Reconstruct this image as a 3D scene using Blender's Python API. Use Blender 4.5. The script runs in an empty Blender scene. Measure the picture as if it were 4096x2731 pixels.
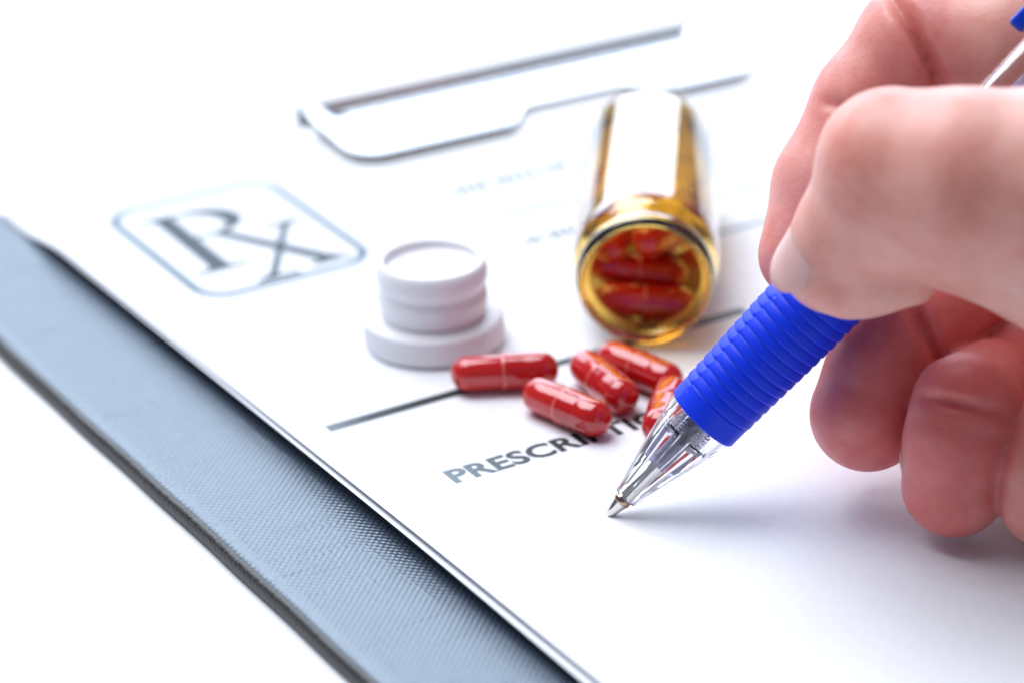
import bpy, bmesh, math
import numpy as np
from mathutils import Vector, Matrix

# ------------------------------------------------------------------ scene, camera, light
# all sizes below are written in millimetres (world unit = metre)
MM = 0.001
sc = bpy.context.scene
COL = sc.collection
sc.render.engine = 'CYCLES'
sc.cycles.use_denoising = True
sc.cycles.max_bounces = 16
sc.cycles.transmission_bounces = 14
sc.cycles.transparent_max_bounces = 12
sc.cycles.sample_clamp_indirect = 6.0
sc.cycles.blur_glossy = 0.4
sc.view_settings.view_transform = 'Standard'
sc.view_settings.look = 'None'
sc.view_settings.exposure = -0.16
sc.view_settings.gamma = 1.0
sc.view_settings.use_curve_mapping = False

def cam_axes(pitch, yaw, roll):
    cp, sp = math.cos(pitch), math.sin(pitch)
    f = Vector((math.sin(yaw) * cp, math.cos(yaw) * cp, -sp))
    r = Vector((math.cos(yaw), -math.sin(yaw), 0))
    u = r.cross(f)
    cr, sr = math.cos(roll), math.sin(roll)
    return cr * r + sr * u, -sr * r + cr * u, f

cr_, cu_, cf_ = cam_axes(math.radians(25.21), math.radians(29.92), math.radians(-1.58))
cd = bpy.data.cameras.new('camera')
cam = bpy.data.objects.new('camera', cd)
COL.objects.link(cam)
m = Matrix((cr_, cu_, -cf_)).transposed().to_4x4()
m.translation = Vector((-220.12, -353.46, 226.78)) * MM
cam.matrix_world = m
cd.sensor_width = 36
cd.sensor_fit = 'HORIZONTAL'
cd.lens = 105
cd.clip_start = 0.01
cd.clip_end = 50
cd.dof.use_dof = True
cd.dof.focus_distance = 0.471
cd.dof.aperture_fstop = 10.0
cd.dof.aperture_blades = 0
sc.camera = cam

w = bpy.data.worlds.new('World')
sc.world = w
w.use_nodes = True
bg = w.node_tree.nodes['Background']
bg.inputs[0].default_value = (0.74, 0.79, 1.0, 1)
bg.inputs[1].default_value = WORLD_STRENGTH = 0.22

def area(name, loc, target, sx, sy, power, color):
    ld = bpy.data.lights.new(name, 'AREA')
    ld.shape = 'RECTANGLE'
    ld.size, ld.size_y = sx, sy
    ld.energy = power
    ld.color = color
    o = bpy.data.objects.new(name, ld)
    COL.objects.link(o)
    o.location = loc
    o.rotation_euler = (Vector(target) - Vector(loc)).to_track_quat('-Z', 'Y').to_euler()
    return o

# wide window behind the table, a smaller high one to the left
area('window_light', (0.73, 2.20, 1.10), (0.03, 0.05, 0.0), 3.0, 1.45, 72.0, (0.72, 0.85, 1.0))
area('ceiling_light', (-0.20, 0.70, 1.75), (0.03, 0.03, 0.0), 1.5, 1.5, 56.0, (0.89, 0.93, 1.0))

# ------------------------------------------------------------------ helpers
def mat(name, base=(0.8, 0.8, 0.8), rough=0.5, metal=0.0, **kw):
    mt = bpy.data.materials.new(name)
    mt.use_nodes = True
    b = mt.node_tree.nodes['Principled BSDF']
    b.inputs['Base Color'].default_value = (*base, 1)
    b.inputs['Roughness'].default_value = rough
    b.inputs['Metallic'].default_value = metal
    for k, v in kw.items():
        b.inputs[k].default_value = v
    return mt

def nd(mt, kind, **kw):
    n = mt.node_tree.nodes.new(kind)
    for k, v in kw.items():
        setattr(n, k, v)
    return n

def lk(mt, a, b):
    mt.node_tree.links.new(a, b)

def bsdf(mt):
    return mt.node_tree.nodes['Principled BSDF']

def math_node(mt, op, a, b=None, c=None):
    n = nd(mt, 'ShaderNodeMath', operation=op)
    for i, v in enumerate((a, b, c)):
        if v is None:
            continue
        if isinstance(v, (int, float)):
            n.inputs[i].default_value = v
        else:
            lk(mt, v, n.inputs[i])
    return n.outputs[0]

def noise(mt, scale, detail=3, rough=0.5, vec=None):
    n = nd(mt, 'ShaderNodeTexNoise')
    n.inputs['Scale'].default_value = scale
    n.inputs['Detail'].default_value = detail
    n.inputs['Roughness'].default_value = rough
    if vec is None:
        tc = nd(mt, 'ShaderNodeTexCoord')
        vec = tc.outputs['Object']
    lk(mt, vec, n.inputs['Vector'])
    return n.outputs['Fac']

def ramp(mt, fac, stops):
    n = nd(mt, 'ShaderNodeValToRGB')
    el = n.color_ramp.elements
    while len(el) < len(stops):
        el.new(0.5)
    for e, (p, c) in zip(el, stops):
        e.position = p
        e.color = (*c, 1) if len(c) == 3 else c
    lk(mt, fac, n.inputs[0])
    return n.outputs[0]

def bump(mt, height, strength=0.3, dist=0.0002, target=None):
    n = nd(mt, 'ShaderNodeBump')
    n.inputs['Strength'].default_value = strength
    n.inputs['Distance'].default_value = dist
    lk(mt, height, n.inputs['Height'])
    lk(mt, n.outputs[0], bsdf(mt).inputs['Normal'])
    return n

def obj(name, verts, faces, mt, parent=None, smooth=True, auto=None, up=False):
    """one mesh object from vertices in mm"""
    me = bpy.data.meshes.new(name)
    v = np.asarray(verts, float) * MM
    me.from_pydata(v.tolist(), [], [list(map(int, f)) for f in faces])
    me.validate()
    bm = bmesh.new()
    bm.from_mesh(me)
    bmesh.ops.recalc_face_normals(bm, faces=bm.faces)
    if up and sum(f.normal.z * f.calc_area() for f in bm.faces) < 0:
        bmesh.ops.reverse_faces(bm, faces=bm.faces)
    if auto is not None:
        for e in bm.edges:
            if len(e.link_faces) == 2 and e.calc_face_angle(0) > auto:
                e.smooth = False
    bm.to_mesh(me)
    bm.free()
    me.polygons.foreach_set('use_smooth', [smooth] * len(me.polygons))
    me.materials.append(mt)
    o = bpy.data.objects.new(name, me)
    COL.objects.link(o)
    if parent is not None:
        o.parent = parent
    return o

def empty(name, label=None, cat=None, group=None, matrix=None):
    o = bpy.data.objects.new(name, None)
    o.empty_display_size = 0.005
    COL.objects.link(o)
    tag(o, label, cat, group)
    if matrix is not None:
        o.matrix_world = matrix
    return o

def tag(o, label=None, cat=None, group=None, kind=None):
    for k, v in (('label', label), ('category', cat), ('group', group), ('kind', kind)):
        if v is not None:
            o[k] = v
    return o

def lathe(profile, n=64, rfun=None, close=True):
    """profile: list of (z, r) from one end to the other; r==0 ends become poles"""
    V, F = [], []
    rings = []
    for z, r in profile:
        if r <= 1e-9:
            rings.append([len(V)])
            V.append((0, 0, z))
        else:
            ids = []
            for k in range(n):
                a = 2 * math.pi * k / n
                rr = r if rfun is None else rfun(z, r, a)
                ids.append(len(V))
                V.append((rr * math.cos(a), rr * math.sin(a), z))
            rings.append(ids)
    for A, B in zip(rings[:-1], rings[1:]):
        for k in range(n):
            k2 = (k + 1) % n
            if len(A) == 1 and len(B) == 1:
                continue
            if len(A) == 1:
                F.append((A[0], B[k], B[k2]))
            elif len(B) == 1:
                F.append((A[k], A[k2], B[0]))
            else:
                F.append((A[k], A[k2], B[k2], B[k]))
    return V, F

def closed_lathe(profile, n=64, rfun=None):
    """profile is a closed loop (z, r): the last ring joins the first"""
    V, F = lathe(profile, n, rfun)
    m0 = (len(profile) - 1) * n
    for k in range(n):
        k2 = (k + 1) % n
        F.append((m0 + k, m0 + k2, k2, k))
    return V, F

def join(*vf):
    V, F = [], []
    for v, f in vf:
        o = len(V)
        V += list(v)
        F += [tuple(i + o for i in q) for q in f]
    return V, F

def boxvf(x0, x1, y0, y1, z0, z1):
    V = [(x, y, z) for x in (x0, x1) for y in (y0, y1) for z in (z0, z1)]
    F = [(0, 1, 3, 2), (4, 6, 7, 5), (0, 4, 5, 1), (2, 3, 7, 6), (0, 2, 6, 4), (1, 5, 7, 3)]
    return V, F

def axis_matrix(origin, zdir, xhint=(1, 0, 0)):
    z = Vector(zdir).normalized()
    x = Vector(xhint) - z * Vector(xhint).dot(z)
    x.normalize()
    y = z.cross(x)
    mm = Matrix((x, y, z)).transposed().to_4x4()
    mm.translation = Vector(origin) * MM
    return mm

def smooth01(a, b, x):
    t = np.clip((x - a) / (b - a), 0, 1)
    return t * t * (3 - 2 * t)

# ------------------------------------------------------------------ materials
M = {}
# white table
t = M['table'] = mat('white_table', (0.83, 0.84, 0.86), 0.45)
bump(t, noise(t, 900, 4), 0.05, 0.0001)
# paper
t = M['paper'] = mat('paper', (0.83, 0.84, 0.87), 0.85)
n1 = noise(t, 650, 6, 0.65)
lk(t, ramp(t, n1, [(0.3, (0.80, 0.81, 0.85)), (0.7, (0.85, 0.86, 0.885))]), bsdf(t).inputs['Base Color'])
tc = nd(t, 'ShaderNodeTexCoord')
mp = nd(t, 'ShaderNodeMapping')
mp.inputs['Scale'].default_value = (1.0, 3.2, 1.0)
lk(t, tc.outputs['Object'], mp.inputs[0])
n2 = noise(t, 1100, 5, 0.7, mp.outputs[0])
bump(t, n2, 0.35, 0.00012)
# printing inks: worn towards the left margin of the form
def ink(name, dark, worn, x0, x1):
    t = mat(name, dark, 0.55)
    tc = nd(t, 'ShaderNodeTexCoord')
    sx = nd(t, 'ShaderNodeSeparateXYZ')
    lk(t, tc.outputs['Object'], sx.inputs[0])
    mr = nd(t, 'ShaderNodeMapRange')
    mr.inputs['From Min'].default_value = x0 * MM
    mr.inputs['From Max'].default_value = x1 * MM
    lk(t, sx.outputs[0], mr.inputs['Value'])
    s = math_node(t, 'MULTIPLY', math_node(t, 'SUBTRACT', noise(t, 1500, 6, 0.7), 0.5), 1.3)
    f = math_node(t, 'ADD', mr.outputs[0], s)
    lk(t, ramp(t, f, [(0.0, worn), (0.9, dark)]), bsdf(t).inputs['Base Color'])
    return t
M['ink'] = ink('black_ink', (0.012, 0.016, 0.02), (0.15, 0.20, 0.23), -14, 0)
M['ink_rule'] = ink('rule_ink', (0.008, 0.012, 0.014), (0.18, 0.22, 0.25), -26, -14)
M['ink_rx'] = mat('blue_grey_ink', (0.018, 0.042, 0.06), 0.6)
M['ink_pale'] = mat('pale_blue_ink', (0.07, 0.125, 0.18), 0.6)
M['ink_small'] = mat('blue_small_print_ink', (0.02, 0.055, 0.10), 0.6)
M['ink_faint'] = mat('faint_blue_ink', (0.14, 0.20, 0.27), 0.6)
# board: black leatherette with a wavy embossed weave
t = M['board'] = mat('black_leatherette', (0.034, 0.050, 0.078), 0.34)
bsdf(t).inputs['IOR'].default_value = 2.2
bsdf(t).inputs['Specular Tint'].default_value = (0.80, 0.90, 1.0, 1)
tc = nd(t, 'ShaderNodeTexCoord')
sx = nd(t, 'ShaderNodeSeparateXYZ')
lk(t, tc.outputs['Object'], sx.inputs[0])
nz = noise(t, 160, 2, 0.5)
PW = 0.66 * MM
wb = math_node(t, 'MULTIPLY', math_node(t, 'SUBTRACT', nz, 0.5), 0.8)
U = math_node(t, 'ADD', math_node(t, 'MULTIPLY', sx.outputs[0], 1.0 / PW), wb)
W = math_node(t, 'ADD', math_node(t, 'MULTIPLY', sx.outputs[1], 1.0 / PW), wb)
egg = math_node(t, 'MULTIPLY', math_node(t, 'SINE', math_node(t, 'MULTIPLY', U, math.pi)), math_node(t, 'SINE', math_node(t, 'MULTIPLY', W, math.pi)))
egg = math_node(t, 'MULTIPLY', math_node(t, 'SIGN', egg), math_node(t, 'POWER', math_node(t, 'ABSOLUTE', egg), 0.6))
# slubs: here and there a weft or warp thread runs thick for a while
def streak(sx_, sy_, seed):
    mp_ = nd(t, 'ShaderNodeMapping')
    mp_.inputs['Scale'].default_value = (sx_, sy_, 1)
    mp_.inputs['Location'].default_value = (seed, seed, 0)
    lk(t, tc.outputs['Object'], mp_.inputs[0])
    f_ = noise(t, 1.0, 1, 0.3, mp_.outputs[0])
    r_ = nd(t, 'ShaderNodeMapRange', interpolation_type='SMOOTHSTEP')
    r_.inputs['From Min'].default_value = 0.60
    r_.inputs['From Max'].default_value = 0.76
    lk(t, f_, r_.inputs['Value'])
    return r_.outputs[0]
slub = math_node(t, 'ADD', math_node(t, 'MULTIPLY', streak(38, 800, 0.3), 1.1), math_node(t, 'MULTIPLY', streak(800, 45, 7.1), 0.7))
hgt = math_node(t, 'ADD', egg, slub)
hgt = math_node(t, 'ADD', hgt, math_node(t, 'MULTIPLY', noise(t, 1900, 3), 0.9))
hgt = math_node(t, 'ADD', hgt, math_node(t, 'MULTIPLY', noise(t, 60, 2), 1.5))
bump(t, hgt, 0.55, 0.00011)
t = M['board_edge'] = mat('brown_black_edge', (0.022, 0.018, 0.016), 0.42)
bump(t, noise(t, 1300, 3), 0.8, 0.0003)
# metals
t = M['chrome'] = mat('chrome', (0.80, 0.79, 0.80), 0.20, 1.0)
M['rim_reflection'] = mat('painted_dark_reflection', (0.06, 0.042, 0.042), 0.5)  # clip rim: reflection of dark surroundings painted in as a dark colour
M['dark_steel'] = mat('dark_steel', (0.10, 0.11, 0.12), 0.35, 1.0)
t = M['tip_steel'] = mat('nickel_silver', (0.74, 0.70, 0.66), 0.12, 1.0)
M['brass'] = mat('brass', (0.50, 0.34, 0.24), 0.2, 1.0)
# plastics
t = M['cap_white'] = mat('white_plastic', (0.82, 0.81, 0.83), 0.38)
bsdf(t).inputs['Subsurface Weight'].default_value = 0.25
bsdf(t).inputs['Subsurface Radius'].default_value = (1, 0.9, 0.9)
bsdf(t).inputs['Subsurface Scale'].default_value = 0.0015
t = M['grip'] = mat('blue_rubber', (0.0, 0.038, 0.80), 0.45)
bsdf(t).inputs['Subsurface Weight'].default_value = 0.15
bsdf(t).inputs['Subsurface Radius'].default_value = (0.3, 0.5, 1.0)
bsdf(t).inputs['Subsurface Scale'].default_value = 0.001
sp = noise(t, 1400, 2, 0.4)
dust = ramp(t, sp, [(0.755, (0.0, 0.038, 0.80)), (0.80, (0.25, 0.32, 0.75))])
lk(t, dust, bsdf(t).inputs['Base Color'])
bump(t, noise(t, 1500, 3), 0.12, 0.0002)
bsdf(t).inputs['Specular IOR Level'].default_value = 0.3
M['blue_plastic'] = mat('blue_plastic', (0.0, 0.05, 0.62), 0.2)
M['clear'] = mat('clear_plastic', (0.985, 0.985, 0.995), 0.02, **{'Transmission Weight': 1.0, 'IOR': 1.46})
M['refill'] = mat('refill_tube', (0.55, 0.50, 0.72), 0.25, **{'Transmission Weight': 0.55, 'IOR': 1.4})
M['ink_core'] = mat('ink_core', (0.03, 0.02, 0.12), 0.4)
M['thread'] = mat('smoky_plastic', (0.58, 0.56, 0.64), 0.10, **{'Transmission Weight': 0.85, 'IOR': 1.45})
# amber glass and gelatine
t = M['amber'] = mat('amber_glass', (1, 1, 1), 0.015, **{'Transmission Weight': 1.0, 'IOR': 1.48})
bsdf(t).inputs['Base Color'].default_value = (0.90, 0.60, 0.11, 1)
bsdf(t).inputs['Coat Weight'].default_value = 1.0
bsdf(t).inputs['Coat IOR'].default_value = 1.62
bsdf(t).inputs['Coat Roughness'].default_value = 0.03
t = M['gel'] = mat('red_gelatine', (0.50, 0.006, 0.006), 0.07)
bsdf(t).inputs['Subsurface Weight'].default_value = 0.14
bsdf(t).inputs['Subsurface Radius'].default_value = (1.0, 0.12, 0.06)
bsdf(t).inputs['Subsurface Scale'].default_value = 0.0022
bsdf(t).inputs['Coat Weight'].default_value = 0.7
bsdf(t).inputs['Coat Roughness'].default_value = 0.07
M['gel_body'] = t.copy()
M['gel_body'].name = 'red_gelatine_body'
bsdf(M['gel_body']).inputs['Base Color'].default_value = (0.57, 0.013, 0.010, 1)
M['gel_rim_glint'] = t.copy()
M['gel_rim_glint'].name = 'red_gelatine_rim_glint'
bsdf(M['gel_rim_glint']).inputs['Base Color'].default_value = (0.70, 0.13, 0.11, 1)  # highlight along the rounded cap edge, put into the colour
# skin
t = M['skin'] = mat('skin', (0.72, 0.40, 0.32), 0.44)
n1 = noise(t, 55, 4, 0.55)
n2 = noise(t, 260, 3, 0.6)
mixf = math_node(t, 'ADD', math_node(t, 'MULTIPLY', n1, 0.7), math_node(t, 'MULTIPLY', n2, 0.3))
pale = ramp(t, mixf, [(0.34, (0.72, 0.29, 0.225)), (0.5, (0.80, 0.40, 0.32)), (0.66, (0.85, 0.50, 0.42))])
flush_shade = ramp(t, mixf, [(0.34, (0.62, 0.10, 0.10)), (0.5, (0.71, 0.165, 0.16)), (0.66, (0.77, 0.26, 0.235))])
at = nd(t, 'ShaderNodeAttribute', attribute_name='flush_shade')          # blood-rich finger pads plus painted finger shade
mx = nd(t, 'ShaderNodeMix', data_type='RGBA')
lk(t, at.outputs['Fac'], mx.inputs['Factor'])
lk(t, pale, mx.inputs[6])
lk(t, flush_shade, mx.inputs[7])
lk(t, mx.outputs[2], bsdf(t).inputs['Base Color'])
bsdf(t).inputs['Subsurface Weight'].default_value = 0.65
bsdf(t).inputs['Subsurface Radius'].default_value = (1.0, 0.28, 0.16)
bsdf(t).inputs['Subsurface Scale'].default_value = 0.006
vor = nd(t, 'ShaderNodeTexVoronoi')
vor.inputs['Scale'].default_value = 1100
tc = nd(t, 'ShaderNodeTexCoord')
lk(t, tc.outputs['Object'], vor.inputs['Vector'])
hh = math_node(t, 'ADD', math_node(t, 'MULTIPLY', vor.outputs['Distance'], 0.6), noise(t, 420, 4, 0.6))
bump(t, hh, 0.22, 0.00025)
t = M['nail'] = mat('fingernail', (0.82, 0.46, 0.42), 0.25)
bsdf(t).inputs['Subsurface Weight'].default_value = 0.4
bsdf(t).inputs['Subsurface Radius'].default_value = (1.0, 0.4, 0.3)
bsdf(t).inputs['Subsurface Scale'].default_value = 0.0015

# ------------------------------------------------------------------ setting: the table
V, F = [(-3000, -3000, -3.3), (3000, -3000, -3.3), (3000, 3000, -3.3), (-3000, 3000, -3.3)], [(0, 1, 2, 3)]
tag(obj('table', V, F, M['table'], smooth=False), kind='structure')

# ------------------------------------------------------------------ clipboard
BOARD_Z = -0.55
clipboard = empty('clipboard', 'black leatherette clipboard lying under the white prescription form', 'clipboard')
ang = math.radians(0.65)
ex0, ey0 = -57.2, 113.0                    # a point of the left edge

def board_xy(s, v):
    """s: distance in from the left edge, v: along the edge"""
    return (
            ex0 + s * math.cos(ang) - (v - ey0) * math.sin(ang),
            ey0 + s * math.sin(ang) + (v - ey0) * math.cos(ang))

prof = [(0.9, -3.25), (0.25, -3.0), (0.0, -2.4), (0.0, -1.5), (0.15, -0.85), (0.55, -0.42), (1.05, -0.28), (1.5, -0.42)]
vs = np.linspace(-150, 172, 110)
V, F = [], []
for v in vs:
    wv = 0.12 * math.sin(v * 0.055) + 0.07 * math.sin(v * 0.21 + 1)
    for s, z in prof:
        x, y = board_xy(s + wv, v)
        V.append((x, y, z))
k = len(prof)
for i in range(len(vs) - 1):
    for j in range(k - 1):
        F.append((i * k + j, i * k + j + 1, (i + 1) * k + j + 1, (i + 1) * k + j))
obj('edge_binding', V, F, M['board_edge'], clipboard)
prof2 = [(1.5, -0.42), (1.9, -0.78), (2.5, -0.80), (3.3, -0.60), (4.5, BOARD_Z), (30, BOARD_Z), (272, BOARD_Z), (272.6, -1.2), (272.6, -3.25)]
V, F = [], []
for v in vs:
    wv = 0.12 * math.sin(v * 0.055) + 0.07 * math.sin(v * 0.21 + 1)
    for s, z in prof2:
        x, y = board_xy(s + (wv if s < 10 else 0), v)
        V.append((x, y, z))
k = len(prof2)
for i in range(len(vs) - 1):
    for j in range(k - 1):
        F.append((i * k + j, i * k + j + 1, (i + 1) * k + j + 1, (i + 1) * k + j))
for i in (0, len(vs) - 1):                 # end faces
    o = len(V)
    a = board_xy(1.5, vs[i]); b = board_xy(272.6, vs[i])
    V += [(*a, -0.85), (*b, -0.85), (*b, -3.25), (*a, -3.25)]
    F.append((o, o + 1, o + 2, o + 3))
obj('board_panel', V, F, M['board'], clipboard)

# ------------------------------------------------------------------ spring clip at the top of the board
clip = empty('spring_clip', 'shiny chrome spring clip holding the top of the form', 'clip', matrix=Matrix.Translation((0.084, 0.16, 0)) @ Matrix.Rotation(math.radians(-1.2), 4, 'Z') @ Matrix.Translation((-0.084, -0.16, 0)))
CX0, CX1, CYF, CYR = 36.5, 134.0, 151.8, 177.5
xs = np.concatenate([np.linspace(CX0, CX0 + 14, 26), np.linspace(CX0 + 14, CX1 - 14, 64)[1:-1], np.linspace(CX1 - 14, CX1, 26)])
def front_y(x):
    n = smooth01(71.5, 82, x) * (1 - smooth01(104, 114.5, x))
    c = 0.0
    for e, s in ((CX0, 1), (CX1, -1)):
        d = (x - e) * s
        if d < 7:
            c = max(c, 7 - math.sqrt(max(0.0, 49 - (7 - d) ** 2)))
    return CYF + 9.6 * n + c * 0.9
NT = 22
V, F = [], []
for x in xs:
    fy = front_y(x)
    wside = 1 - min(smooth01(1, 8, x - CX0), smooth01(0.5, 3, CX1 - x))
    for j in range(NT + 7):
        if j <= NT:
            tt = j / NT
            y = fy + (CYR - 0.9 - fy) * tt
            g = (y - CYF) / (CYR - CYF)
            zm = 2.2 - 1.1 * math.sin(min(1, g * 1.3) * math.pi) * 0.6 + 0.3 * g
            zs = 2.2 + 2.4 * g ** 1.5
            zmid = zm + smooth01(0.86, 1.0, g) * 0.5
            z = zmid * (1 - wside) + zs * wside
            z_last, y_last = z, y
        else:
            q = (j - NT) / 6
            a = q * math.pi / 2
            y = y_last + 0.9 * math.sin(a)
            z = z_last + (4.7 - z_last) * (q ** 1.1)
        V.append((x, y, z))
k = NT + 7
for i in range(len(xs) - 1):
    for j in range(k - 1):
        F.append((i * k + j, i * k + j + 1, (i + 1) * k + j + 1, (i + 1) * k + j))
plate = obj('clip_plate', V, F, M['chrome'], clip, up=True)
sm = plate.modifiers.new('thickness', 'SOLIDIFY')
sm.thickness = 2.3 * MM
sm.offset = -1.0
plate.data.materials.append(M['rim_reflection'])
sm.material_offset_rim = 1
bv = plate.modifiers.new('bevel', 'BEVEL')
bv.width = 0.12 * MM
bv.segments = 2
bv.limit_method = 'ANGLE'
bv.angle_limit = math.radians(50)
# rolled hinge bar behind the plate and its dark end
def rod(p0, p1, r, n=20):
    d = Vector(p1) - Vector(p0)
    mt_ = axis_matrix((0, 0, 0), d, (0, 0, 1) if abs(d.normalized().z) < 0.9 else (1, 0, 0)).to_3x3()
    V, F = lathe([(0, 0), (0, r * .9), (r * .1, r), (d.length - r * .1, r), (d.length, r * .9), (d.length, 0)], n)
    return [tuple(mt_ @ Vector(v) + Vector(p0)) for v in V], F
V, F = rod((CX0 + 1.5, CYR + 1.7, 2.9), (CX1 - 1.5, CYR + 1.7, 2.9), 1.5)
obj('hinge_rod', V, F, M['chrome'], clip)
for x in (CX0 - 0.6, CX1 - 0.4):
    V, F = boxvf(x, x + 1.0, CYR - 0.8, CYR + 2.6, -0.4, 4.9)
    b = obj('hinge_bracket', V, F, M['dark_steel'], clip, smooth=False)
    q = b.modifiers.new('bevel', 'BEVEL'); q.width = 0.25 * MM; q.segments = 2

# ------------------------------------------------------------------ paper sheets
def edge_lift(y):
    return 0.12 + 2.5 * float(smooth01(163, 140, y)) * (1 - 0.25 * float(smooth01(10, -70, y)))

def sheet_z(s, y, base, f=1.0):
    return base + f * edge_lift(y) * max(0.0, 1 - max(s, 0) / 9.0) ** 2.2

def make_sheet(name, pt, pb, base, f, label, width=214.0):
    """pt, pb: upper and lower end of the left edge"""
    pt, pb = Vector(pt), Vector(pb)
    d = (pt - pb).normalized()
    nrm = Vector((d.y, -d.x))
    L = (pt - pb).length
    ss = np.concatenate([np.linspace(0, 24, 33), np.linspace(24, width, 24)[1:]])
    ls = np.linspace(0, L, 110)
    V, F = [], []
    for l in ls:
        for s in ss:
            p = pb + d * l + nrm * s
            V.append((p.x, p.y, sheet_z(s, p.y, base, f)))
    k = len(ss)
    for i in range(len(ls) - 1):
        for j in range(k - 1):
            F.append((i * k + j, i * k + j + 1, (i + 1) * k + j + 1, (i + 1) * k + j))
    o = obj(name, V, F, M['paper'], up=True)
    sm = o.modifiers.new('thickness', 'SOLIDIFY')
    sm.thickness = 0.1 * MM
    sm.offset = -1.0
    return tag(o, label, 'paper')

# top sheet (its plane is z = 0) and the one below, which peeps out at the left
form = make_sheet('prescription_form', (-34.0, 172.5), (-28.0, -106.0), 0.0, 0.95, 'white printed prescription form, top sheet on the clipboard')
make_sheet('paper_sheet', (-34.2, 172.9), (-30.4, -106.4), -0.26, 1.0, 'plain white sheet showing as a thin edge beneath the prescription form')

def on_form(name, V, F, mt, z=0.035):
    return obj(name, [(x, y, z) for x, y in V], F, mt, form, smooth=False)

def strip(pts, widths):
    """flat stroke along a polyline with a width at each point"""
    V, F = [], []
    n = len(pts)
    for i in range(n):
        a = Vector(pts[max(0, i - 1)]); b = Vector(pts[min(n - 1, i + 1)])
        d = (b - a).normalized()
        q = Vector((-d.y, d.x)) * widths[i] / 2
        p = Vector(pts[i])
        V += [tuple(p + q), tuple(p - q)]
    for i in range(n - 1):
        F.append((2 * i, 2 * i + 1, 2 * i + 3, 2 * i + 2))
    return V, F

def rounded_frame(x0, x1, y0, y1, r, wd):
    pts = []
    for cx, cy, a0 in ((x1 - r, y1 - r, 0), (x0 + r, y1 - r, 90), (x0 + r, y0 + r, 180), (x1 - r, y0 + r, 270)):
        for k in range(11):
            a = math.radians(a0 + 9 * k)
            pts.append((cx + r * math.cos(a), cy + r * math.sin(a), math.cos(a), math.sin(a)))
    V, F = [], []
    for x, y, nx, ny in pts:
        V += [(x, y), (x - nx * wd, y - ny * wd)]
    n = len(pts)
    for i in range(n):
        j = (i + 1) % n
        F.append((2 * i, 2 * i + 1, 2 * j + 1, 2 * j))
    return V, F

V, F = rounded_frame(-18.4, 18.2, 109.6, 159.2, 7.0, 1.8)
on_form('emblem_frame', V, F, M['ink_pale'])
# the capital R and the crossing x, drawn stroke by stroke
def bez(p0, p1, p2, p3, n=14):
    out = []
    for k in range(n + 1):
        t_ = k / n
        out.append(tuple((1 - t_) ** 3 * a + 3 * (1 - t_) ** 2 * t_ * b + 3 * (1 - t_) * t_ * t_ * c + t_ ** 3 * d for a, b, c, d in zip(p0, p1, p2, p3)))
    return out
bowl = bez((-8.6, 150.6), (4.5, 151.8), (6.5, 140.5), (-2.2, 138.4), 20) 
bw = [1.2 + 3.2 * math.sin(math.pi * min(1, max(0, (k - 1) / 18))) ** 1.3 for k in range(21)]
strokes = [
    ([(-8.7, 150.9), (-9.0, 123.0)], [3.9, 3.9]),
    ([(-14.2, 150.9), (-8.0, 151.0)], [1.2,1.3]),
    ([(-10.4, 149.7), (-11.8, 150.7)], [1.6, 0.4]),
    ([(-14.6, 122.2), (-3.6, 122.2)], [1.3, 1.3]),
    ([(-9.0, 124.6), (-9.0, 122.4)], [3.4, 6.0]),
    (bowl, bw),
    ([(-8.2, 138.0), (-1.6, 138.5)], [1.2,1.3]),
    ([(-2.6, 138.8), (10.2, 115.2)], [2.7, 3.4]),
    ([(5.6, 114.4), (14.4, 114.4)], [1.3, 1.3]),
    ([(9.2, 116.8), (10.2, 114.6)], [3.0, 6.0]),
    ([(10.9, 135.4), (-2.6, 113.6)], [1.5, 1.5]),
    ([(6.3, 135.6), (14.2, 135.6)], [1.3, 1.3]),
    ([(10.0, 134.0), (10.6, 135.4)], [1.3, 4.0]),
    ([(-6.2, 112.9), (2.6, 112.9)], [1.3, 1.3]),
    ([(-2.0, 114.6), (-2.8, 113.0)], [1.3, 4.4]),
]
sv = []
for i, (p, wd) in enumerate(strokes):
    V, F = strip(p, wd)
    sv.append(([(x, y, 0.035 + 0.004 * i) for x, y in V], F))
V, F = join(*sv)
obj('rx_emblem', V, F, M['ink_rx'], form, smooth=False)
# thick rule
V, F = strip([(-23.3, 51.6), (62, 52.0)], [2.4, 2.4])
on_form('thick_rule', V, F, M['ink_rule'])

def text_mesh(name, body, x, y, cap, mt, spacing=1.0, offset=0.0, parent=None, sxy=1.0, z=0.035):
    cu = bpy.data.curves.new(name, 'FONT')
    cu.body = body
    cu.size = 1.0
    cu.space_character = spacing
    cu.offset = offset
    cu.resolution_u = 4
    tmp = bpy.data.objects.new(name + '_tmp', cu)
    COL.objects.link(tmp)
    bpy.context.view_layer.update()
    dg = bpy.context.evaluated_depsgraph_get()
    me = bpy.data.meshes.new_from_object(tmp.evaluated_get(dg))
    bpy.data.objects.remove(tmp)
    co = np.array([v.co[:] for v in me.vertices])
    h = co[:, 1].max() - co[:, 1].min()
    s = cap / h
    co = (co - [co[:, 0].min(), co[:, 1].min(), 0]) * s
    for v, c in zip(me.vertices, co):
        v.co = ((x + c[0] * sxy) * MM, (y + c[1]) * MM, z * MM)
    me.name = name
    me.materials.clear()
    me.materials.append(mt)
    o = bpy.data.objects.new(name, me)
    COL.objects.link(o)
    o.parent = parent
    return o
text_mesh('printed_heading', 'PRESCRIPTION', -14.8, 22.6, 4.9, M['ink'], 1.03, 0.034, form, 1.10)
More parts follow.
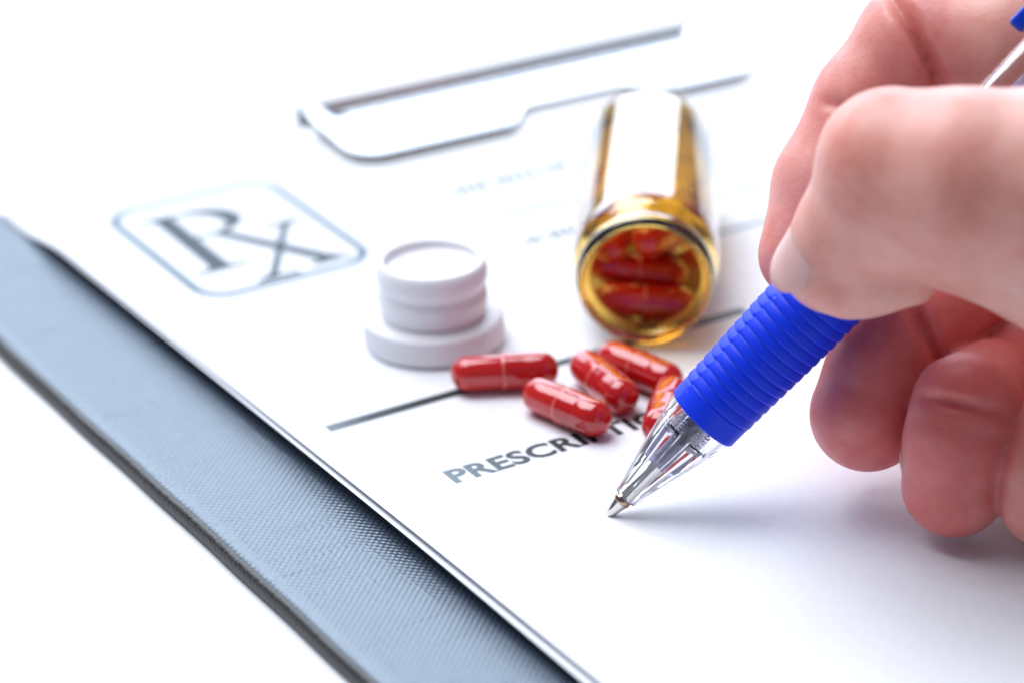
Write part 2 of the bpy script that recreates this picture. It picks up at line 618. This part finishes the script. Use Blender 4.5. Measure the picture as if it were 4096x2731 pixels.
# faint, unreadable small print and form lines further up: short uneven dashes
rng = np.random.default_rng(4)
def dashes(name, x0, x1, y, h, mt):
    parts, x = [], x0
    while x < x1:
        wl = rng.uniform(0.7, 1.5)
        a = rng.uniform(0.3, 0.8)
        parts.append(strip([(x, y - h / 2), (x + a, y + h / 2)], [1.0, 1.0]))
        parts.append(strip([(x, y + rng.uniform(-.4, .4) * h), (x + wl, y + rng.uniform(-.4, .4) * h)], [0.95, 0.95]))
        x += wl + rng.choice([0.7, 0.8, 1.0, 1.9])
    V, F = [], []
    for i, (v, f) in enumerate(parts):
        o = len(V)
        V += [(a, b, 0.035 + 0.0006 * i) for a, b in v]
        F += [tuple(q + o for q in g) for g in f]
    return obj(name, V, F, mt, form, smooth=False)
dashes('small_print', 46.5, 71.5, 130.4, 3.4, M['ink_small'])
dashes('small_print', 45.6, 66.0, 101.0, 3.4, M['ink_small'])
for (xa, xb, yy) in ((46.5, 172, 114.4), (95, 172, 128.6), (84, 172, 99.5), (70, 172, 84.0)):
    V, F = strip([(xa, yy), (xb, yy)], [1.3, 1.3])
    on_form('form_line', V, F, M['ink_faint'])

# ------------------------------------------------------------------ capsules
CR, CL = 3.2, 18.9

def capsule_meshes():
    hs = CL / 2 - CR
    body, cap_ = [], []
    for k in range(9):
        a = math.pi / 2 * k / 8
        body.append((-hs - (CR - 0.16) * math.cos(a), (CR - 0.16) * math.sin(a)))
    body += [(-0.9, CR - 0.16), (-0.6, CR - 0.24), (0.9, CR - 0.24), (0.9, 0)]
    cap_ = [(-0.45, 0), (-0.45, CR - 0.2), (-0.42, CR + 0.02), (-0.25, CR + 0.07), (-0.05, CR + 0.07), (0.3, CR + 0.05), (1.0, CR + 0.01), (3.1, CR), (3.5, CR - 0.05), (3.9, CR)]
    for k in range(9):
        a = math.pi / 2 * k / 8
        cap_.append((hs + CR * math.sin(a), CR * math.cos(a) if k < 8 else 0))
    return lathe(body, 40), lathe(cap_, 40)
_b, _c = capsule_meshes()
cap0 = empty('red_capsule')
cb0 = obj('capsule_body', *_b, M['gel_body'], cap0)
cc0 = obj('capsule_cap', *_c, M['gel'], cap0, auto=0.9)
cc0.data.materials.append(M['gel_rim_glint'])
for p_ in cc0.data.polygons:
    if -0.46 * MM < p_.center.z < 0.02 * MM:
        p_.material_index = 1
_first = [True]

def put_capsule(center, direction, label, group, spin=0.0):
    mtx = axis_matrix(center, direction, (0, 0, 1)) @ Matrix.Rotation(spin, 4, 'Z')
    if _first[0]:
        _first[0] = False
        o = cap0
    else:
        o = cap0.copy()
        COL.objects.link(o)
        for ch in (cb0, cc0):
            c = ch.copy()
            COL.objects.link(c)
            c.parent = o
    o.matrix_world = mtx
    return tag(o, label, 'capsule', group)

g = 'loose red capsules on the form'
zc = CR + 0.08
put_capsule((9.4, 48.3, zc), (10.5, -5.3, 0), 'red capsule lying on the thick printed line, nearest the white cap', g, 0.3)
put_capsule((11.3, 31.0, zc), (3.4, -13.4, 0), 'red capsule lying on the word, nearest the printed heading letters', g, 1.0)
put_capsule((21.6, 35.7, zc), (-0.95, -11.5, 0), 'red capsule in the middle of the loose ones, pointing at the viewer', g, 2.0)
put_capsule((29.3, 36.3, zc), (2.4, -10.7, 0), 'red capsule just below the mouth of the amber bottle', g, 2.6)
put_capsule((24.6, 20.8, zc), (-6.5, -7.4, 0), 'red capsule partly hidden behind the clear pen nose', g, 0.9)

# ------------------------------------------------------------------ amber bottle on its side
BD = Vector((0.55, 0.835, 0)).normalized()
BM = axis_matrix((37.9, 47.6, 13.16), BD, (BD.y, -BD.x, 0))     # local z runs from mouth to base, x to the right, y down
BM = BM @ Matrix.Scale(1.04, 4)
bottle = empty('pill_bottle', 'amber glass pill bottle lying open on its side with capsules inside', 'bottle', matrix=BM)
outer = [(0.45, 10.0), (0.1, 10.4), (0.0, 10.8), (0.2, 11.2), (0.7, 11.6), (1.6, 11.78), (3.0, 11.72), (3.8, 11.3), (4.1, 10.75), (4.6, 10.55), (5.2, 10.7),
         (5.9, 11.4), (7.0, 12.1), (8.6, 12.5), (10.5, 12.6), (30, 12.6), (57, 12.6), (59.5, 12.45), (61.2, 11.7), (62.0, 10.4), (61.7, 8.0), (61.2, 5.0), (61.1, 0)]
inner = [(59.0, 0), (59.0, 8.0), (58.6, 10.0), (57.5, 11.2), (55, 11.5), (30, 11.5), (11.0, 11.45), (8.6, 11.0), (6.8, 10.0), (5.4, 9.45), (3.0, 9.35), (1.4, 9.45), (0.8, 9.65)]
prof = [(z, r) for z, r in outer]
Vo, Fo = lathe(outer, 96)
Vi, Fi = lathe(inner, 96)
n_o = len(Vo)
V = Vo + Vi
F = Fo + [tuple(i + n_o for i in q) for q in Fi]
lastring = n_o + len(Vi) - 96
for k in range(96):
    F.append((k, (k + 1) % 96, lastring + (k + 1) % 96, lastring + k))
obj('glass_body', V, F, M['amber'], bottle)
g = 'red capsules inside the amber bottle'
R3 = BM.to_3x3().normalized()
inside = [
    ((-0.3, -7.7, 9.2), (0.985, -0.13, 0.08), 'red capsule lying across the bottle mouth, frontmost inside the amber bottle'),
    ((-1.6, -4.5, 15.2), (0.95, -0.24, 0.15), 'red capsule second from the mouth inside the amber bottle, above the frontmost'),
    ((3.2, 2.0, 15.8), (0.45, -0.20, 0.86), None),
    ((-4.2, 2.2, 18.6), (0.30, 0.25, 0.92), None),
    ((3.2, -7.6, 21.8), (0.80, 0.05, 0.6), None),
    ((-6.4, -5.2, 25.5), (0.10, 0.0, 1.0), None),
    ((3.0, -7.9, 31.0), (0.6, 0.0, 0.8), None),
    ((0.8, -1.6, 30.0), (-0.3, 0.1, 0.95), None),
    ((-4.5, -7.4, 40.0), (0.7, 0.0, 0.7), None),
    ((-7.2, 1.4, 33.0), (0.1, 0.0, 1.0), None),
]
for i, (c, d, lab) in enumerate(inside):
    p = BM @ (Vector((c[0], -c[1], c[2])) * MM)
    put_capsule(p / MM, R3 @ Vector((d[0], -d[1], d[2])), lab or 'red capsule deeper inside the amber bottle, behind the two at its mouth', g, i * 0.7)

# ------------------------------------------------------------------ white bottle cap, upside down
capm = Matrix.Translation(Vector((8.9, 72.3, 0.06)) * MM)
bcap = empty('bottle_cap', 'white ribbed plastic bottle cap standing upside down beside the capsules', 'bottle cap', matrix=capm)
fl = [(0.0, 0), (0.0, 11.6), (0.25, 12.1), (0.7, 12.4), (2.2, 12.45), (4.3, 12.4), (4.9, 12.25), (5.2, 11.9), (5.35, 10.6), (5.5, 9.7), (5.6, 9.0), (5.6, 0)]
def rib(z, r, a):
    if r < 12.05 or z > 4.95:
        return r
    return r + 0.32 * abs(math.sin(a * 36)) - 0.05
V, F = lathe(fl, 360, rib)
obj('ribbed_skirt', V, F, M['cap_white'], bcap, auto=0.8)
pl = [(5.3, 8.6), (5.5, 9.3), (6.2, 9.55), (7.4, 9.75), (8.6, 9.85), (9.6, 9.8), (10.3, 9.45), (10.8, 9.3), (11.3, 9.45), (12.0, 9.8), (13.2, 9.95), (14.3, 9.85), (15.2, 9.5), (15.65, 9.15),
      (15.75, 8.85), (15.6, 8.5), (15.2, 8.35), (14.5, 8.28), (14.25, 8.0), (14.2, 5.0), (14.3, 0)]
V, F = lathe(pl, 96)
obj('plug', V, F, M['cap_white'], bcap)

# ------------------------------------------------------------------ ball-point pen
PD = Vector((0.6372, -0.2717, 0.7212)).normalized()
tocam = -cf_
pm = axis_matrix((0, 0, 0.10), PD, tuple(tocam))                 # local z along the pen, local x towards the viewer
pen = empty('ballpoint_pen', 'clear ball-point pen with ridged blue rubber grip held in the hand', 'pen', matrix=pm)
tip = [(0, 0), (0.02, 0.32), (0.2, 0.58), (0.6, 0.74), (1.6, 0.98), (2.95, 1.32), (3.0, 1.28)]
V, F = lathe(tip + [(3.0, 0)], 40)
obj('writing_tip', V, F, M['tip_steel'], pen, auto=0.9)
V, F = lathe([(3.0, 0), (3.0, 1.36), (3.1, 1.42), (3.7, 1.42), (3.8, 1.36), (3.8, 0)], 40)
obj('brass_collar', V, F, M['brass'], pen, auto=0.9)
V, F = lathe([(3.8, 0), (3.8, 1.22), (10.6, 1.22), (10.6, 1.45), (11.6, 1.45), (11.6, 0)], 40)
obj('tip_sleeve', V, F, M['tip_steel'], pen, auto=0.9)
V, F = lathe([(11.6, 0), (11.6, 1.6), (95, 1.6), (95, 0)], 32)
rf = obj('refill', V, F, M['refill'], pen, auto=0.9)
V, F = lathe([(12.4, 0), (12.4, 1.05), (70, 1.05), (70, 0)], 24)
obj('ink_column', V, F, M['ink_core'], rf, auto=0.9)
# nose cone, hollow, with lengthwise ribs on its inner wall
no = [(4.0, 1.75), (4.15, 1.98), (6, 2.45), (9, 3.2), (12, 3.92), (15, 4.62), (18, 5.25), (20.4, 5.72), (21.0, 5.86), (21.9, 5.9), (21.9, 4.9)]
ni = [(20.5, 4.75), (18.6, 4.3), (18.2, 3.6), (14, 2.85), (9.5, 2.05), (6.0, 1.62), (4.3, 1.5)]
prof = no + ni
ni_set = set(ni)
def ribf(z, r, a):
    if (z, r) in ni_set and 5.0 < z < 18.5:
        return r + 0.75 * float(smooth01(0.1, 0.5, math.cos(6 * a))) * float(smooth01(5.0, 9.0, z))
    return r
V, F = closed_lathe(prof, 120, ribf)
obj('nose_cone', V, F, M['clear'], pen, auto=0.7)
# threaded inner sleeve
tp = [(17.0, 1.7), (17.0, 2.9)]
for i in range(6):
    z = 17.2 + i * 0.55
    tp += [(z, 2.95), (z + 0.14, 3.25), (z + 0.30, 3.25), (z + 0.44, 2.95)]
tp += [(20.8, 3.0), (24.0, 3.0), (24.0, 1.7)]
V, F = closed_lathe(tp, 48)
obj('threaded_sleeve', V, F, M['thread'], pen, auto=0.5)
# ridged grip with a mould seam
GZ0, GZ1, PITCH = 21.75, 64.0, 1.8
def grip_r(z):
    base = 6.28 + 0.55 * float(smooth01(23, 46, z)) + 0.1 * float(smooth01(46, 60, z))
    q = z - (GZ0 + 3.6)
    if q > 0 and z < GZ1 - 2.5:
        ph = (q / PITCH) % 1.0
        # a broad rounded ring with a narrow groove in front of it
        d = 0.32 * math.exp(-((ph - 0.12) / 0.10) ** 2) + 0.32 * math.exp(-((ph - 1.12) / 0.10) ** 2)
        base += 0.06 * math.sin(math.pi * ph) - d + 0.14 * (1 - ph)
    e = min(z - GZ0, GZ1 - z)
    if e < 0.35:
        base -= 0.35 - math.sqrt(max(0.0, 0.35 ** 2 - (0.35 - e) ** 2))
    return base
NA = 120
zs = [GZ0] + list(np.arange(GZ0 + 0.05, GZ0 + 0.4, 0.09)) + list(np.arange(GZ0 + 0.5, GZ1, 0.13)) + [GZ1]
V, F = [], []
for z in zs:
    for k in range(NA):
        a = 2 * math.pi * k / NA
        da = math.degrees(a)
        # seam: the rings of the two mould halves do not quite meet
        off = 0.33 if 130 < da < 305 else 0.0
        sd = min(abs(da - 130), abs(da - 305))
        zz = min(max(z + off, GZ0), GZ1) if GZ0 + 0.6 < z < GZ1 - 0.6 else z
        rr = grip_r(zz) + 0.07 * math.exp(-(sd / 2.2) ** 2)
        V.append((rr * math.cos(a), rr * math.sin(a), z))
for i in range(len(zs) - 1):
    for k in range(NA):
        k2 = (k + 1) % NA
        F.append((i * NA + k, i * NA + k2, (i + 1) * NA + k2, (i + 1) * NA + k))
for i, z in ((0, GZ0), (len(zs) - 1, GZ1)):
    o = len(V)
    for k in range(NA):
        a = 2 * math.pi * k / NA
        V.append((3.4 * math.cos(a), 3.4 * math.sin(a), z))
    for k in range(NA):
        k2 = (k + 1) % NA
        F.append((i * NA + k, i * NA + k2, o + k2, o + k))
obj('rubber_grip', V, F, M['grip'], pen)
# clear barrel, hollow, and the blue plunger end with pocket clip
V, F = closed_lathe([(64.3, 3.5), (64.3, 5.0), (66, 5.4), (100, 5.5), (139, 5.4), (139, 4.3), (100, 4.3), (66, 4.2)], 64)
obj('barrel', V, F, M['clear'], pen, auto=0.7)
V, F = lathe([(139, 0), (139, 5.2), (140, 5.6), (147, 5.4), (148, 4.6), (148, 2.6), (155, 2.6), (156, 2.0), (156, 0)], 48)
obj('push_button', V, F, M['blue_plastic'], pen, auto=0.6)
V, F = boxvf(6.0, 8.6, -2.4, 2.4, 98.5, 146)
a_ = math.radians(-98)
V = [(x * math.cos(a_) - y * math.sin(a_), x * math.sin(a_) + y * math.cos(a_), z) for x, y, z in V]
pc = obj('pocket_clip', V, F, M['blue_plastic'], pen, smooth=False)
q = pc.modifiers.new('bevel', 'BEVEL'); q.width = 0.7 * MM; q.segments = 4

# ------------------------------------------------------------------ hand
# joints: x, y, z, radius (mm); each list runs from the fingertip to the knuckle
HAND = {
    'thumb': [(24.7,-23.4,46.4,7.4), (26.6,-26.3,52.6,7.8), (30.0,-31.3,63.4,10.8), (35.4,-39.7,63.1,12.6), (46.3,-48.9,62.4,14.0), (68.7,-55.6,50.2,15.5), (94.3,-58.0,35.5,16.0)],
    'thumb_pad': [(26.3,-22.7,44.7,6.6), (28.2,-24.4,43.6,6.2), (30.2,-27.8,44.2,5.6), (33.6,-32.4,44.1,3.6)],
    'thenar': [(32.8,-34.3,56.1,9.5), (40.1,-39.4,54.4,10.5), (48.6,-46.1,51.2,13.0)],
    'index': [(38.3,1.0,35.3,7.6), (44.3,4.0,44.9,8.3), (53.0,5.2,56.4,8.6), (60.9,3.3,66.0,9.2), (70.1,-6.5,67.0,9.4), (95.8,-20.4,64.0,11.5)],
    'middle': [(38.6,-15.9,14.0,9.2), (42.8,-14.3,19.1,9.0), (47.3,-13.0,23.9,8.8), (65.9,-8.8,30.2,9.0), (74.9,-7.0,38.2,9.6), (101.4,-20.0,47.1,11.8)],
    'ring': [(41.0,-35.1,9.2,8.2), (42.1,-34.5,16.3,8.2), (44.3,-33.2,21.0,8.0), (62.6,-18.3,13.8,8.4), (77.1,-14.3,22.5,9.0), (94.6,-29.7,36.1,11.0)],
    'pinky': [(48.8,-47.2,9.4,7.0), (50.0,-46.6,14.1,7.0), (52.6,-45.2,17.2,7.2), (69.1,-35.3,12.9,7.6), (70.7,-40.0,29.4,8.0), (85.1,-40.8,29.1,10.0)],
}
PALM = [((72.2,-11.4,15.6,9.0), (96.9,-27.5,33.3,12.0)), ((96.5,-21.8,62.1,11.5), (111.8,-41.1,42.8,14.0)), ((99.9,-21.7,47.3,12.5), (114.9,-38.9,36.1,14.0)), ((93.3,-31.1,36.9,12.0), (110.4,-44.0,31.4,14.0)), ((83.2,-41.8,29.9,11.0), (105.0,-49.8,28.9,14.0)), ((111.8,-41.1,42.8,15.0), (139.5,-54.8,32.8,20.0)), ((104.8,-47.7,32.7,16.0), (136.6,-58.0,28.6,20.0)), ((138.7,-55.4,33.2,22.0), (201.8,-71.7,34.8,26.0))]

NAILS = [((18.2,-23.6,51.2), (-0.94,0.10,0.34), (-0.28,0.40,-0.87), 12.0, 16.5, 7.4),
         ((37.8,8.7,37.3), (-0.32,0.94,-0.12), (-0.52,-0.26,-0.82), 11, 12, 7.4),
         ((36.7,-8.0,11.8), (-0.31,0.87,-0.37), (-0.62,-0.23,-0.75), 12, 12, 8.5),
         ((38.3,-28.5,8.0), (-0.38,0.86,-0.35), (-0.15,-0.09,-0.98), 11, 11.5, 7.8),
         ((46.6,-41.6,8.1), (-0.38,0.86,-0.35), (-0.25,-0.12,-0.96), 9.5, 9.5, 6.6)]
CREASES = [((55.8,-5.0,68.7), (0.87,-0.28,0.40), 12, 1.1, 4.0),
           ((45.9,-19.6,29.0), (0.87,-0.29,0.40), 9, 1.1, 3.2),
           ((38.4,-36.8,24.6), (0.40,0.25,0.88), 8, 0.9, 1.8),
           ((44.4,0.4,59.6), (0.44,0.22,0.87), 5, 0.8, 1.8)]

def capsule_d(Pt, a, b):
    """distance to a tapered limb segment; a, b = (x, y, z, r)"""
    A = np.array(a[:3], np.float32); B = np.array(b[:3], np.float32)
    ba = B - A
    h = np.clip(((Pt - A) @ ba) / float(ba @ ba), 0, 1)
    q = Pt - A - h[..., None] * ba
    return np.sqrt((q * q).sum(-1)) - (a[3] + (b[3] - a[3]) * h)

def smin(a, b, k):
    h = np.clip(0.5 + 0.5 * (b - a) / k, 0, 1)
    return b + (a - b) * h - k * h * (1 - h)

def chain(Pt, pts, k):
    d = None
    for a, b in zip(pts[:-1], pts[1:]):
        e = capsule_d(Pt, a, b)
        d = e if d is None else smin(d, e, k)
    return d

def hand_field(Pt):
    fing = {n: chain(Pt, HAND[n], 2.2) for n in HAND}
    pl = None
    for a, b in PALM:
        e = capsule_d(Pt, a, b)
        pl = e if pl is None else smin(pl, e, 9.0)
    thumb = smin(smin(fing['thumb'], fing['thenar'], 6.0), fing['thumb_pad'], 1.6)
    for c, nrm, half, wdt, dep in CREASES:
        v = Pt - np.array(c, np.float32)
        n_ = np.array(nrm, np.float32); n_ = n_ / np.linalg.norm(n_)
        dd = v @ n_
        rad = np.sqrt(np.maximum((v * v).sum(-1) - dd * dd, 0))
        bumpv = dep * np.exp(-(dd / wdt) ** 2) * np.clip(1.2 - rad / half, 0, 1)
        for n in fing:
            if n != 'thumb':
                fing[n] = fing[n] + bumpv
        thumb = thumb + bumpv
    d = None
    for n in ('index', 'middle', 'ring', 'pinky'):
        e = smin(fing[n], pl, 7.0)
        d = e if d is None else smin(d, e, 0.7)
    d = smin(d, smin(thumb, pl, 9.0), 0.8)
    return np.maximum(d, Pt[..., 0] - 184.0)

def surface_nets(fn, lo, hi, step):
    ax = [np.arange(l, h, step, dtype=np.float32) for l, h in zip(lo, hi)]
    nx, ny, nz = map(len, ax)
    val = np.empty((nx, ny, nz), np.float32)
    YZ = np.stack(np.meshgrid(ax[1], ax[2], indexing='ij'), -1)
    ch = 16
    for i in range(0, nx, ch):
        xs_ = ax[0][i:i + ch]
        Pt = np.empty((len(xs_), ny, nz, 3), np.float32)
        Pt[..., 0] = xs_[:, None, None]
        Pt[..., 1:] = YZ[None]
        val[i:i + ch] = fn(Pt)
    s = val < 0
    cnt = np.zeros((nx - 1, ny - 1, nz - 1), np.int8)
    for a in (0, 1):
        for b in (0, 1):
            for c in (0, 1):
                cnt += s[a:nx - 1 + a, b:ny - 1 + b, c:nz - 1 + c]
    act = (cnt > 0) & (cnt < 8)
    idx = -np.ones(act.shape, np.int64)
    cells = np.argwhere(act)
    idx[act] = np.arange(len(cells))
    I, J, K = cells.T
    acc = np.zeros((len(cells), 3)); num = np.zeros(len(cells))
    cor = [(a, b, c) for a in (0, 1) for b in (0, 1) for c in (0, 1)]
    for p in cor:
        for axn in range(3):
            if p[axn]:
                continue
            q = list(p); q[axn] = 1
            v0 = val[I + p[0], J + p[1], K + p[2]]; v1 = val[I + q[0], J + q[1], K + q[2]]
            mk = (v0 < 0) != (v1 < 0)
            tt = np.where(mk, v0 / np.where(mk, v0 - v1, 1), 0)
            pos = np.tile(np.array(p, float), (len(cells), 1)); pos[:, axn] += tt
            acc[mk] += pos[mk]; num[mk] += 1
    verts = (cells + acc / num[:, None]) * step + np.array(lo)
    faces = []
    for axn in range(3):
        o1, o2 = [(1, 2), (2, 0), (0, 1)][axn]
        sl0 = [slice(1, n - 1) for n in (nx, ny, nz)]
        sl0[axn] = slice(0, (nx, ny, nz)[axn] - 1)
        sl1 = list(sl0); sl1[axn] = slice(1, (nx, ny, nz)[axn])
        a, b = s[tuple(sl0)], s[tuple(sl1)]
        off = np.array([1, 1, 1]); off[axn] = 0
        for flag, rev in ((a & ~b, False), (~a & b, True)):
            e = np.argwhere(flag) + off
            if not len(e):
                continue
            d1 = np.zeros(3, int); d1[o1] = 1
            d2 = np.zeros(3, int); d2[o2] = 1
            qd = [idx[tuple((e - x).T)] for x in (d1 + d2, d2, 0 * d1, d1)]
            qd = np.stack(qd[::-1] if rev else qd, 1)
            faces.append(qd)
    faces = np.concatenate(faces)
    return verts, faces

allp = [p for v in HAND.values() for p in v] + [p for ab in PALM for p in ab]
lo = [min(p[i] - p[3] for p in allp) - 2 for i in range(3)]
hi = [max(p[i] + p[3] for p in allp) + 2 for i in range(3)]
hi[0] = min(hi[0], 190.0)
lo[2] = max(lo[2], -0.5)
hv, hf = surface_nets(hand_field, lo, hi, 0.75)
me = bpy.data.meshes.new('hand')
me.vertices.add(len(hv))
me.vertices.foreach_set('co', (hv * MM).astype(np.float32).ravel())
me.loops.add(len(hf) * 4)
me.loops.foreach_set('vertex_index', hf.astype(np.int32).ravel())
me.polygons.add(len(hf))
me.polygons.foreach_set('loop_start', np.arange(0, len(hf) * 4, 4, dtype=np.int32))
me.update(calc_edges=True)
me.validate()
me.polygons.foreach_set('use_smooth', [True] * len(me.polygons))
me.materials.append(M['skin'])
# flush: blood-rich pads plus the curled fingers' shade painted into the skin
fl_ = np.zeros(len(hv))
for n, amount in (('thumb', 0.12), ('index', 0.45), ('middle', 0.85), ('ring', 0.85), ('pinky', 0.45)):
    d = chain(hv, HAND[n][:4], 2.2)
    fl_ = np.maximum(fl_, amount * (1 - smooth01(1.0, 6.0, d)))
at = me.attributes.new('flush_shade', 'FLOAT', 'POINT')
at.data.foreach_set('value', fl_.astype(np.float32))
hand = bpy.data.objects.new('hand', me)
COL.objects.link(hand)
sm = hand.modifiers.new('relax', 'SMOOTH')
sm.factor = 0.5
sm.iterations = 2
tag(hand, 'bare right hand pinching the pen between thumb and index finger', 'hand')

# fingernails: curved plates set into the backs of the end joints
def nail(center, normal, along, width, length, curve):
    n_ = Vector(normal).normalized()
    a_ = Vector(along); a_ = (a_ - n_ * a_.dot(n_)).normalized()
    s_ = n_.cross(a_)
    V, F = [], []
    NU, NV = 14, 12
    for j in range(NV + 1):
        v = j / NV * 2 - 1
        for i in range(NU + 1):
            u = i / NU * 2 - 1
            # squircle outline
            half_w = width / 2 * (1 - 0.30 * abs(v) ** 3)
            ph = u * half_w / curve
            lv = v * length / 2 * (1 - 0.24 * abs(u) ** 3)
            edge = max(abs(u), abs(v)) ** 8
            p = Vector(center) + s_ * (curve * math.sin(ph)) + n_ * (curve * (math.cos(ph) - 1) - 0.05 * lv * lv / length - 0.45 * edge) + a_ * lv
            V.append(tuple(p))
    for j in range(NV):
        for i in range(NU):
            F.append((j * (NU + 1) + i, j * (NU + 1) + i + 1, (j + 1) * (NU + 1) + i + 1, (j + 1) * (NU + 1) + i))
    o = obj('fingernail', V, F, M['nail'], hand)
    q = o.modifiers.new('thickness', 'SOLIDIFY'); q.thickness = 0.5 * MM; q.offset = -1
    return o
for spec in NAILS:
    nail(*spec)
